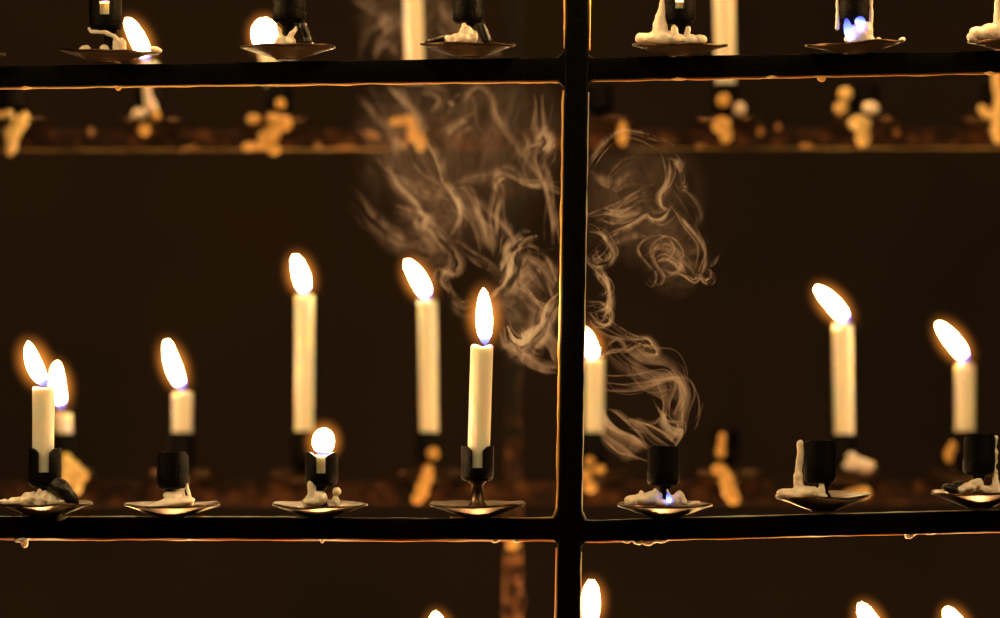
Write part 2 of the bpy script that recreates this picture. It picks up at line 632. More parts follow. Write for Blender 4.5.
hang(322, 539, [(0, 0, 0, 4, 4, 2), (0, 0, -2, 2, 2, 2.5)])
hang(498, 540, [(-2, 0, 0, 5, 4, 3), (18, 0, 0, 5, 4, 2.5)])
hang(642, 541, [(-16, 0, 0, 5, 4, 2.4), (-4, 0, -1, 5, 4, 3.0), (6, 0, -1.5, 6, 4, 3.6), (14, 0, 0, 6, 5, 2.2), (22, 0, 0, 6, 5, 2)])
hang(911, 533.5, [(0, 0, 0, 8, 5, 2.2), (-1, 0, -2.4, 5, 4, 3.0)])
hang(935, 532.5, [(0, 0, 0, 9, 5, 2)])

def edge_glint(pts, r, y, parent, mat, seed, depth=0.003):
    """thin wax-coloured strip put in for the candlelight glint along an edge of the iron"""
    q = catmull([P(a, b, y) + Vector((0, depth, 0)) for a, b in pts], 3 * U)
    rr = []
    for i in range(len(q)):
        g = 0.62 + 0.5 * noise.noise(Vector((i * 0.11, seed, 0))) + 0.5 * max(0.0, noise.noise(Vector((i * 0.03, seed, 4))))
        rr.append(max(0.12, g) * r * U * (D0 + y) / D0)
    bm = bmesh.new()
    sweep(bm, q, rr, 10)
    return obj('glint_strip', bm, mat, parent)


edge_glint([(-160, 90.0), (200, 84.6), (560, 80.9)], 2.70, 0, front, WAXAMBER, 1)
edge_glint([(592, 80.3), (800, 76.4), (1160, 69.3)], 2.03, 0, front, WAXAMBER, 2)
edge_glint([(-160, 538.5), (200, 539.2), (556, 540.4)], 2.29, 0, front, WAXAMBER, 3)
edge_glint([(586, 542), (800, 536.5), (1160, 528.3)], 1.62, 0, front, WAXAMBER, 4)
edge_glint([(564.2, 90), (560.6, 300), (557.6, 510)], 2.56, 0, front, WAXAMBER, 5)
edge_glint([(557.0, 548), (555.6, 640)], 2.03, 0, front, WAXAMBER, 6)
edge_glint([(590.4, -60), (589.4, 50)], 2.03, 0, front, WAXAMBER, 7)
edge_glint([(588.6, 92), (585.0, 300), (581.8, 512)], 1.22, 0, front, WAXDRIP, 8)
edge_glint([(581.2, 552), (579.8, 640)], 1.22, 0, front, WAXDRIP, 9)
edge_glint([(566.0, -60), (564.6, 48)], 1.62, 0, front, WAXAMBER, 10)
edge_glint([(450, 517.6), (545, 518.3), (553, 516.8), (556.6, 509)], 1.35, 0, front, WAXAMBER, 11)
edge_glint([(583, 512), (586, 519), (592, 521.2), (700, 517.6), (1160, 506.3)], 1.22, 0, front, WAXDRIP, 12)
edge_glint([(300, 516.9), (-160, 516.5)], 0.94, 0, front, WAXDRIP, 13)

rear = empty('candle_rack', (0, YR, 0))
rear.location = (0, 0, 0)
tag(rear, 'rust-brown candle rack behind, out of focus, with a waxy post left of the black one', 'candle rack')
bar('rail', (-260, 131.5), (1260, 128), (-260, 150), (1260, 147), YR, 0.0085, RUST, rear, 120, 1.0)
bar('rail', (-260, 482), (1260, 481), (-260, 506), (1260, 503), YR, 0.0085, RUST, rear, 120, 1.0)
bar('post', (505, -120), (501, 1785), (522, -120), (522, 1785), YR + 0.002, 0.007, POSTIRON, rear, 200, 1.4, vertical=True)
o = bar('rail', (-260, 842), (1260, 842), (-260, 862), (1260, 862), YR, 0.0085, RUST, rear, 60, 1.0)
edge_glint([(-260, 150.6), (390, 149)], 0.8, YR, rear, WAXAMBER, 21)
edge_glint([(640, 148.6), (1260, 147.4)], 0.6, YR, rear, WAXAMBER, 22)

# wax crusts dotted along the upper rear rail and down the rear post
for (px, py, rx, rz) in ((91, 132, 4, 5), (188, 148, 14, 2), (318, 146, 4.5, 5), (345, 148, 16, 3), (372, 134, 12, 4), (404, 143, 7, 5), (700, 146, 7, 3), (760, 131, 4.5, 6),
                         (806, 146, 10, 3), (897, 132, 4.5, 5), (778, 127, 3.5, 5)):
    w = wax('wax_crust', [(0, 0, 0, rx, 3, rz)], rear, WAXBROWN, voxel=0.0005, rough=0.0006)
    w.location = P(px, py, YR - 0.0002)
for (px, py, rx, rz) in ((513, 543, 7, 8), (519, 572, 6, 6), (512, 592, 7, 9), (521, 604, 5, 9), (508, 612, 6, 8), (516, 450, 4, 10)):
    w = wax('wax_crust', [(0, 0, 0, rx * 1.25, 2, rz * 1.25)], rear, WAXAMBER if py == 543 else RUST, voxel=0.0005, rough=0.0006)
    w.location = P(px, py, YR + 0.002)

# ------------------------------------------------------------------ front holders, lower rail
H90 = math.pi / 2
h = holder('two-pronged holder heaped with broken white wax, left end of the lower front rail', 45, 517.5, 502.5, 448, 487, slot=22, stem=5.5)
wax('wax_drip', [(-28, -4, 16, 12, 12, 4.5), (-14, -6, 18, 11, 10, 7.5), (-2, -8, 18, 7, 9, 8.5), (6, -6, 17, 8, 10, 7), (-36, -3, 15, 9, 9, 2.5), (14, -5, 16, 9, 8, 3), (-6, -12, 21, 3, 4, 9)], h, rough=0.0022)
wax('burnt_wax', [('s', [(8, -6, 34, 9), (17, -7, 29, 9.5), (24, -6, 22, 8), (29, -5, 17, 6), (32, -5, 15, 3)])], h, SOOT)['label'] = 'black burnt wax sliding off the cup'
wax('wax_drip', [(16, -10, 5, 3, 4, 7), (18, -10, -0.5, 6, 5, 2)], h, rough=0.001)

h = holder('empty dark cup on a smooth white wax cone, left part of lower front rail', 172, 517.5, 504, 452, 489, turn=H90, slot=13, cup_dx=1)
wax('wax_drip', [(0, -2, 14, 24, 20, 6), (4, -2, 20, 13, 12, 6), ('s', [(6, -4, 16, 9), (7, -5, 26, 6), (7, -4, 32, 6.5)]), ('s', [(15, -8, 33, 2), (18, -8, 22, 2), (19, -8, 14, 3)])], h, rough=0.0006)

h = holder('slotted cup burning low with a candle stub inside, wax run down its left foot', 320, 517.5, 504, 452, 486, slot=19, cup_dx=1.5)
wax('wax_drip', [(-6, -8, 16, 12, 10, 5), (0, -9, 20, 8, 8, 7), ('s', [(-12, -9, 13, 5), (-8, -10, 24, 4.5), (-8, -10, 34, 4)]), (17, -8, 26, 4.5, 4, 4.5), (16, -7, 17, 4, 4, 6)], h, rough=0.0012)

h = holder('clean holder with bright neck, just left of the black post on the lower rail', 477.5, 518, 503.5, 446, 481, slot=22, stem=6.2)
h = holder('smoking snuffed cup just right of the black post on the lower rail', 665, 518.5, 504, 446, 486, turn=H90, slot=13, cup_dx=-1.5)
wax('wax_drip', [(-32, -2, 17, 9, 10, 6.5), (-22, -4, 19, 10, 9, 6), (-13, -3, 20, 11, 9, 8), (-24, -6, 25, 3, 3, 3.5), (-10, -7, 27, 3, 3, 4), (-3, -6, 16, 8, 8, 4)], h, rough=0.0014)
wax('wax_drip', [(8, -8, 18, 7, 7, 6), (14, -8, 22, 5, 5, 6), (18, -8, 17, 4, 5, 4), ('s', [(5, -11, 20, 1.6), (2, -11, 29, 1.3)]), (28, -8, 15, 6, 6, 2), (33, -10, 15.5, 2.5, 3, 2.4)], h, rough=0.0014)
f = flame(h, (4, 16), (2, 26), 6.5, mat=BLUEFLAME, glow=0)
f.location = (0, -0.0085, 0)
f['label'] = 'last blue glow of the snuffed flame'

h = holder('black cup with a thin column of wax standing against its left side', 823, 511, 495, 440.5, 483, turn=H90, slot=14, cup_dx=-3, plate_tilt=0.02)
wax('wax_drip', [(-30, -6, 16, 17, 16, 6), (-21, -8, 18, 14, 14, 6.5), (-38, -4, 15.5, 9, 10, 4), ('s', [(-24, -6, 18, 6), (-25, -6, 32, 4.6), (-24.5, -5, 42, 3.8), (-23, -5, 55, 3.6), (-23, -5, 68, 3.4)]), (-25.5, -8, 35, 4.6, 4.4, 5),
                 (-10, -10, 19, 6, 6, 6), (-3, -8, 15.5, 7, 7, 3), ('s', [(-2, -8, 31, 2.4), (-2, -9, 22, 3.6), (-1, -9, 15, 3)])], h, rough=0.0010)

h = holder('black cup with crumbled wax at the right end of the lower front rail', 979, 508, 491.5, 434, 475, turn=H90, slot=14, cup_dx=0, plate_tilt=0.01)
wax('wax_drip', [(-10, -10, 20, 10, 9, 5), (-4, -12, 25, 7, 7, 5), (-17, -8, 19, 8, 8, 5), (3, -10, 19, 8, 8, 4), (18, -8, 18, 9, 9, 6), (28, -6, 18, 10, 9, 6), ('s', [(17, -6, 20, 4), (16, -4, 40, 2), (16.5, -3, 70, 1.5)])], h, rough=0.0022)
wax('burnt_wax', [(-27, -6, 19, 11, 10, 5), (-18, -3, 22, 10, 9, 5)], h, SOOT)

# ------------------------------------------------------------------ front holders, upper rail
holder('holder of which only the dish edge shows, at the far upper left edge', -42, 66, 54, -8, 31, turn=H90)
h = holder('dark crooked cup with a stub glowing in its slot, upper left of front rack', 109.5, 63, 51, -10, 31, slot=21, tilt=0.0, plate_tilt=-0.035, plate_r=50, cup_dx=-4)
wax('wax_drip', [(-24, -8, 13, 6, 7, 4), (-4, -10, 13, 5, 5, 5), (8, -10, 14, 4, 6, 10), (13, -9, 16, 5, 6, 9), ('s', [(-20, -6, 34, 2), (-18, -7, 31, 2.2), (-6, -13, 30, 2.2), (6, -13, 26, 2.6), (10, -11, 18, 3)]), (46, -2, 13, 7, 6, 3.4)], h, rough=0.0014)
h = holder('black cup with jagged white wax shards below it, beside a round flame', 288, 59.5, 46, -6, 23, turn=H90, slot=13, cup_dx=1, cr=17)
wax('wax_drip', [(-6, -10, 17, 7, 7, 7), (2, -11, 17, 7, 6, 6), ('s', [(-4, -12, 18, 3), (-9, -12, 30, 1.6)]), ('s', [(3, -12, 18, 3.6), (8, -12, 31, 2)]), (24, -6, 15, 3, 3, 3)], h, rough=0.0022)
wax('burnt_wax', [('s', [(14, -8, 34, 5), (17, -8, 26, 5), (20, -8, 17, 5)])], h, SOOT)
h = holder('black cup with a pale wax chunk on its dish, left of post, upper rail', 468, 57.5, 44.5, -8, 23.5, turn=H90, slot=13, cr=16)
wax('wax_drip', [(-6, -9, 18, 12, 9, 7), (-2, -11, 25, 7, 7, 6), (-16, -8, 16, 9, 8, 5), (6, -10, 20, 5, 6, 6), (-4, -12, 29, 2.5, 3, 4)], h, rough=0.002)
wax('burnt_wax', [(-32, -5, 17, 12, 10, 4), (-26, -4, 18, 9, 8, 4), ('s', [(13, -7, 33, 4), (16, -7, 25, 4.5), (19, -7, 17, 5)])], h, SOOT)
h = holder('slotted cup half buried in a big white wax heap, upper rail right of post', 680, 57, 45, -14, 24, slot=17, cup_dx=-1)
wax('wax_drip', [(-30, -4, 17, 15, 14, 7), (-18, -8, 18, 14, 12, 8), (-36, -4, 18, 9, 9, 6), ('s', [(-20, -6, 20, 9), (-20, -5, 34, 7), (-17, -4, 48, 5), (-16, -3, 60, 4)]), (-4, -11, 17, 9, 8, 5), (8, -10, 16, 10, 8, 4), (20, -8, 17, 7, 7, 5),
                 ('s', [(6, -12, 15, 3.6), (8, -12, 28, 2.6)]), (-6, -13, 22, 4, 4, 10), (12, -8, 16, 8, 7, 6)], h, rough=0.0014)
h = holder('upper cup rimmed with blue light, a dying flame guttering under it', 854, 54.5, 43, -10, 25, turn=H90, slot=13, plate_tilt=0.055, plate_r=50, cr=16)
wax('wax_drip', [(7, -8, 19, 11, 8, 9), (11, -8, 24, 7, 7, 9), (2, -8, 24, 8, 6, 7), (-4, -10, 14, 7, 5, 4), (14, -8, 15, 6, 5, 5), ('s', [(15.5, -6, 16, 3), (16.5, -6, 40, 2.2), (16.5, -6, 58, 2)]), (24, -8, 14, 3, 3, 3), ('s', [(-17, -5, 26, 2.2), (-17, -5, 40, 1.8), (-17, -5, 58, 1.6)]), (48, -2, 14.5, 4, 4, 2.6)], h, rough=0.0012)
flame(h, (4, 27), (6, 37), 15, mat=BLUEFLAME, glow=0).location = (0, -0.0085, 0)
f = flame(h, (-5, 12), (-9, 35), 12, mat=BLUEFLAME, glow=0)
f.location = (0, -0.0085, 0)
f['label'] = 'blue and white guttering flame'
h = holder('holder with wax lapping over the dish edge, upper right corner of front rack', 1015, 51, 41, -12, 24, turn=H90, slot=13)
wax('wax_drip', [(-34, -4, 17, 12, 12, 7), (-42, -3, 13, 7, 8, 5), (-26, -6, 19, 12, 12, 8), (-14, -8, 19, 12, 10, 9), ('s', [(-18, -7, 22, 5), (-18, -6, 36, 4), (-17, -5, 56, 3.4)])], h, rough=0.0012)

# ------------------------------------------------------------------ front candles
candle('slim white candle in the two-pronged cup at far left, its flame leaning left', (43.5, 387), (43, 478), 11.2, flame_to=(28, 341), fw=23, bend=3, group='lit candles on the front rack', fbase=(46, 386), chip=0.6)
candle('white candle leaning slightly right with an upright flame, just left of the black post', (482, 345), (478, 474), 11.4, flame_to=(483.5, 288), fw=22.5, bend=0, group='lit candles on the front rack', chip=1.6, fbase=(485, 345))
candle('short stub sunk inside a slotted cup, burning with a small round flame', (321, 455), (321, 480), 10.2, flame_to=(324.5, 428), fw=22, rnd=True, group='lit candles on the front rack', fbase=(322.5, 455))
candle('stub seen through the slot of the crooked cup at the upper left', (105, 2), (105, 24), 10.5, flame_to=(98, -48), group='stubs inside the upper cups')
candle('stub glowing in the slot of the cup buried in wax, upper right of the post', (679, 1), (679, 20), 10.5, flame_to=(676, -50), group='stubs inside the upper cups')

# ------------------------------------------------------------------ rear holders
RH = dict(y=YR, sc=1.12, plate_r=44, cr=16.5)
K = (D0 + YR) / D0


def rear_holder(label, px, py_bar, py_rim, py_top, py_bot, turn=0.0, slot=18):
    """picture heights at the rear frame, converted to the holder's own units"""
    return holder(label, px, py_bar, py_rim, py_top, py_bot, y=YR, turn=turn, slot=slot, plate_r=34, cr=12.9, stem=4.6, sc=1.08)


RL = 481.5
h = rear_holder('blurred rear holder hung with a big yellow wax mass, behind the far left candle', 64, RL, 471, 433, 465, turn=H90)
wax('wax_drip', [(2, -12, 20, 7, 7, 8), (10, -13, 13, 7, 7, 8), (15, -15, -2, 5, 6, 10), (6, -14, 6, 7, 7, 9), (20, -14, 8, 4, 5, 8), (13, -14, 8, 6, 6, 9)], h, WAXYELLOW, rough=0.0016, fwd=17)
h = rear_holder('blurred rear holder hidden behind the empty cup on the lower rail', 182, RL, 471, 432, 466, turn=H90)
h = rear_holder('blurred rear holder of the tallest candle, behind the slotted cup with the round flame', 304, RL, 471, 431, 466, turn=H90)
h = rear_holder('blurred rear holder with a white wax bead, just left of the candle by the post', 429, RL, 471, 432, 463, turn=H90)
wax('wax_drip', [(4, -12, 28, 6, 6, 6.5), (-2, -15, 4, 6, 6, 10), (-6, -15, -8, 6, 6, 9), (-10, -15, -16, 5, 5, 6), (0, -15, 12, 5, 5, 6)], h, WAXAMBER, fwd=17)
h = rear_holder('blurred rear holder partly hidden behind the black post on the lower tier', 594, RL, 471, 432, 464, turn=H90)
wax('wax_drip', [(-4, -12, 20, 5, 5, 6), (4, -14, 12, 6, 6, 5), (-8, -14, 8, 7, 6, 6), (-4, -15, -4, 6, 5, 7)], h, WAXAMBER, fwd=17)
h = rear_holder('blurred empty rear holder with amber wax in its fork, right of the smoking cup', 727, RL, 471, 429, 461, turn=0.5, slot=30)
wax('wax_drip', [(-6, -11, 30, 5, 5, 7), (-5, -11, 42, 4, 4, 8), (-8, -14, 12, 8, 6, 6), (-2, -15, 2, 7, 6, 9), (1, -15, -9, 7, 6, 9), (4, -15, -16, 6, 5, 6)], h, WAXAMBER, fwd=17)
h = rear_holder('blurred rear holder with a white wax mound, behind the cup with the wax column', 844, RL, 471, 434, 464, turn=H90)
wax('wax_drip', [(10, -12, 17, 12, 9, 7), (20, -12, 15, 8, 8, 6), (6, -13, 24, 5, 5, 6)], h, fwd=17)
wax('wax_drip', [(14, -15, -10, 9, 5, 6), (4, -15, -12, 8, 5, 5)], h, WAXAMBER, fwd=17)
h = rear_holder('blurred rear holder behind the crumbled wax at the right end', 964, RL, 471, 431, 464, turn=H90)
wax('wax_drip', [(-15, -8, 26, 4, 4, 8), (-11, -8, 35, 4, 4, 6)], h, WAXAMBER, fwd=17)  # amber lumps put in for a prong that catches orange light

RU = 131
h = rear_holder('blurred rear holder trailing yellow wax, upper left corner', 12, RU, 120, 84, 112, turn=H90)
wax('wax_drip', [(-2, -12, 15, 7, 6, 5), (-12, -12, 14, 6, 6, 4), (10, -14, 6, 7, 6, 8), (4, -15, -4, 8, 6, 10), (3, -15, -17, 5, 5, 10), (14, -14, 10, 5, 5, 7)], h, WAXYELLOW, rough=0.0014, fwd=17)
h = rear_holder('blurred rear holder with one round white bead, second from the left on the upper tier', 150, RU, 120, 84, 112, turn=H90)
wax('wax_drip', [(-9, -12, 15, 7, 7, 7), ('s', [(-2, -14, 50, 3), (0, -14, 34, 4), (3, -14, 22, 6)])], h, fwd=17)
wax('wax_drip', [(-3, -15, 0, 6, 5, 7), (7, -14, 14, 5, 5, 6)], h, WAXAMBER, fwd=17)
h = rear_holder('blurred rear holder with a cluster of orange wax drops, below the round flame', 279, RU, 120, 84, 112, turn=H90)
wax('wax_drip', [(-6, -15, -5, 9, 6, 9), (6, -14, 6, 8, 6, 8), (-4, -14, 10, 7, 6, 6), (-14, -15, -16, 6, 5, 5), (-3, -15, -20, 6, 5, 6), (-26, -14, -17, 7, 5, 5), (-22, -14, 10, 7, 5, 5), (2, -13, 26, 5, 5, 6), (-12, -15, -8, 6, 5, 8)], h, WAXAMBER, rough=0.0005, fwd=17)
h = rear_holder('blurred rear holder behind drifting smoke, under the tall upper candle', 415, RU, 120, 84, 112, turn=H90)
wax('wax_drip', [(0, -15, -4, 7, 6, 9), (-4, -14, 8, 8, 6, 6), (-16, -14, 8, 7, 6, 4), (6, -15, -14, 5, 5, 8)], h, WAXAMBER, fwd=17)
h = rear_holder('blurred rear holder with one long orange drop, beside the post on the upper tier', 600, RU, 120, 84, 112, turn=H90)
wax('wax_drip', [('s', [(20, -13, 9, 2.5), (20, -14, 2, 4.5), (20, -14, -8, 5), (20, -14, -14, 3)])], h, WAXAMBER, rough=0.0004, fwd=17)
h = rear_holder('blurred rear holder with an orange wax run, left of centre of the upper right pane', 726, RU, 120, 84, 112, turn=H90)
wax('wax_drip', [(-5, -15, 4, 9, 6, 9), (-1, -15, -6, 6, 5, 8), (-3, -13, 30, 6, 6, 7)], h, WAXAMBER, fwd=17)
wax('wax_drip', [(12, -13, 21, 6, 6, 7)], h, fwd=17)
h = rear_holder('blurred rear holder with yellow wax and two orange knobs, below the upper blue flame', 866, RU, 120, 84, 112, turn=H90)
wax('wax_drip', [(-20, -10, 36, 7, 6, 7), (-24, -10, 22, 7, 6, 7), (-8, -15, 6, 11, 7, 8), (-5, -15, -8, 7, 5, 10)], h, WAXYELLOW, rough=0.0005, fwd=17)
wax('wax_drip', [(2, -14, 21, 8, 7, 6)], h, fwd=17)
h = rear_holder('blurred rear holder with a tall yellow wax column, upper right edge', 994, RU, 120, 84, 112, turn=H90)
wax('wax_drip', [('s', [(3, -14, 74, 5), (1, -14, 50, 6.5), (5, -14, 32, 8), (3, -14, 14, 8), (0, -15, -2, 7), (1, -15, -10, 5)]), (-8, -14, 14, 7, 5, 5), (-14, -14, 20, 4.5, 4, 4)], h, WAXYELLOW, fwd=17)

# ------------------------------------------------------------------ rear candles
RG = 'lit candles on the rear rack'
CR = 9.0
candle('short blurred candle stub tucked behind the far left candle', (63, 413), (64, 452), CR, YR, (57, 364), 13.5, 2, RG, fbase=(62, 408))
candle('short blurred candle above the empty cup, its flame tilted left', (182.5, 392), (182, 452), 10.1, YR, (167, 342), 14.4, 2, RG, fbase=(183, 389))
candle('tallest blurred candle, standing above the slotted cup with the round flame', (304.5, 295), (304, 452), 9.3, YR, (295, 257), 15.3, -1, RG, fbase=(305, 294))
candle('tall blurred candle whose flame leans left, next to the candle by the post', (427.5, 300), (429.5, 452), 9.3, YR, (407, 262), 15.3, -1.5, RG, fbase=(428, 299))
candle('blurred candle whose flame is half hidden behind the black post', (594.5, 358), (594, 452), 9.3, YR, (585, 330), 14.4, 2, RG, fbase=(596, 358))
candle('tall blurred candle with a strongly slanted flame, above the cup with the wax column', (842.5, 324), (844.5, 452), 10.0, YR, (817, 288), 15.3, -1, RG, fbase=(848, 322))
candle('blurred candle of middle height with a slanted flame, the last on the right', (965, 364), (964.5, 452), 9.8, YR, (938, 324), 15.3, -1, RG, fbase=(967, 361))
candle('low upper candle whose tilted flame shows beside the crooked cup', (150, 63), (150, 92), CR, YR, (128, 21), 12.5, -1, RG, fbase=(147, 60))
candle('low upper candle with a big round flame beside the black cup with wax shards', (268, 52), (275, 92), CR, YR, (264, 21), 19.8, 0, RG, rnd=True, fbase=(265, 48))
candle('thick cream candle rising out of the picture, left of the post at the top', (411, -55), (415.5, 84), 9.6, YR, None, group='tall candles cut by the top edge')
candle('thick cream candle rising out of the picture, right of the post at the top', (723, -60), (725.5, 84), 10.5, YR, None, group='tall candles cut by the top edge')
# the tier below: only flame tips reach into the picture
LG = 'flames at the bottom edge'
candle('tall white flame at the bottom edge, touching the right side of the post', (590, 622), (590, 842), 9.5, YR, (591.5, 583), 15.3, 0, LG, fbase=(590, 622))
candle('flame tip at the bottom edge, left of the other right-hand tip', (878, 642), (878, 842), 9.5, YR, (861, 606), 15.3, -1, LG)
candle('flame tip at the bottom edge near the right corner', (964, 645), (964, 842), 9.5, YR, (947, 610), 15.3, -1, LG)
candle('barely visible flame tip at the bottom edge left of the waxy rear post', (443, 655), (443, 842), 9.5, YR, (435, 615), 15.3, -1, LG)

# ------------------------------------------------------------------ smoke
plume = empty('smoke_plume', P(668, 446, 0))
tag(plume, 'pale curling smoke rising from the snuffed cup and drifting left past the post', 'smoke', kind='stuff')
PL0 = Vector(plume.location)


def wisp(pts, dens, width, thick, depth, side=1, tilt=0.5, jit=1.0, seed=0, taper=(0.25, 0.2)):
    """a folded sheet of smoke, thick along one edge and thinning away from it"""
    rnd = random.Random(seed * 7919 + 13)
    n0 = len(pts)
    d0, d1 = depth if isinstance(depth, tuple) else (depth, depth)
    base = [Vector((p[0], p[1], 0)) for p in pts]
    path2 = catmull(base, 2.2)
    n = len(path2)
    ph = rnd.uniform(0, 50)
    w3, wd = [], []
    for i, q in enumerate(path2):
        f = i / (n - 1)
        yy = (2.4 + 40 * max(0, d0 - 0.04)) * (d0 + (d1 - d0) * f) + 0.012 * noise.noise(Vector((i * 0.03, ph, 2)))
        jx = jit * 1.6 * noise.noise(Vector((i * 0.07, ph, 0.3)))
        jy = jit * 1.6 * noise.noise(Vector((i * 0.07, ph, 7.3)))
        w3.append(P(q.x + jx, q.y + jy, yy))
        e = min(1, f / taper[0] if taper[0] else 1) * min(1, (1 - f) / taper[1] if taper[1] else 1)
        e = e * e * (3 - 2 * e)
        wd.append((0.25 + 0.75 * e) * max(0.25, 0.85 + 1.0 * noise.noise(Vector((i * 0.05, ph, 11)))))
    m = 7
    bm = bmesh.new()
    rings = []
    tilt0 = tilt + rnd.uniform(-.35, .35)
    for i, p in enumerate(w3):
        t = (w3[min(i + 1, n - 1)] - w3[max(i - 1, 0)]).normalized()
        V = Vector((0, 1, 0))
        N = t.cross(V)
        N = N.normalized() if N.length > 1e-5 else Vector((1, 0, 0))
        V = N.cross(t).normalized()
        a = tilt0 + 0.9 * noise.noise(Vector((i * 0.035, ph, 21)))
        d = (math.cos(a) * N * side + math.sin(a) * V).normalized()
        th = t.cross(d).normalized()
        W = max(0.8, width * wd[i]) * U * 1.5
        H = thick * (0.35 + 0.65 * min(1, wd[i])) * U
        ring = []
        us = [0, 0.06, 0.18, 0.34, 0.54, 0.76, 1.0]
        prof = [0.0, 0.62, 1.0, 0.80, 0.5, 0.22, 0.0]
        curl = 0.25 * W
        def cen(u):
            return p + d * (u * W) + th * (curl * u * u)
        ring.append(bm.verts.new(cen(0)))
        for u_, h_ in list(zip(us, prof))[1:-1]:
            ring.append(bm.verts.new(cen(u_) + th * (h_ * H)))
        ring.append(bm.verts.new(cen(1)))
        for u_, h_ in list(zip(us, prof))[-2:0:-1]:
            ring.append(bm.verts.new(cen(u_) - th * (h_ * H)))
        rings.append(ring)
    for a, b in zip(rings, rings[1:]):
        for k in range(len(a)):
            j = (k + 1) % len(a)
            bm.faces.new((a[k], a[j], b[j], b[k]))
    bm.faces.new(rings[0][::-1])
    bm.faces.new(rings[-1])
    bmesh.ops.recalc_face_normals(bm, faces=bm.faces[:])
    bmesh.ops.translate(bm, vec=-PL0, verts=bm.verts[:])
    low = min(p[1] for p in pts) > 318 and min(p[0] for p in pts) > 585
    return obj('smoke_wisp', bm, SMOKE[dens + 10 if low else dens], plume)


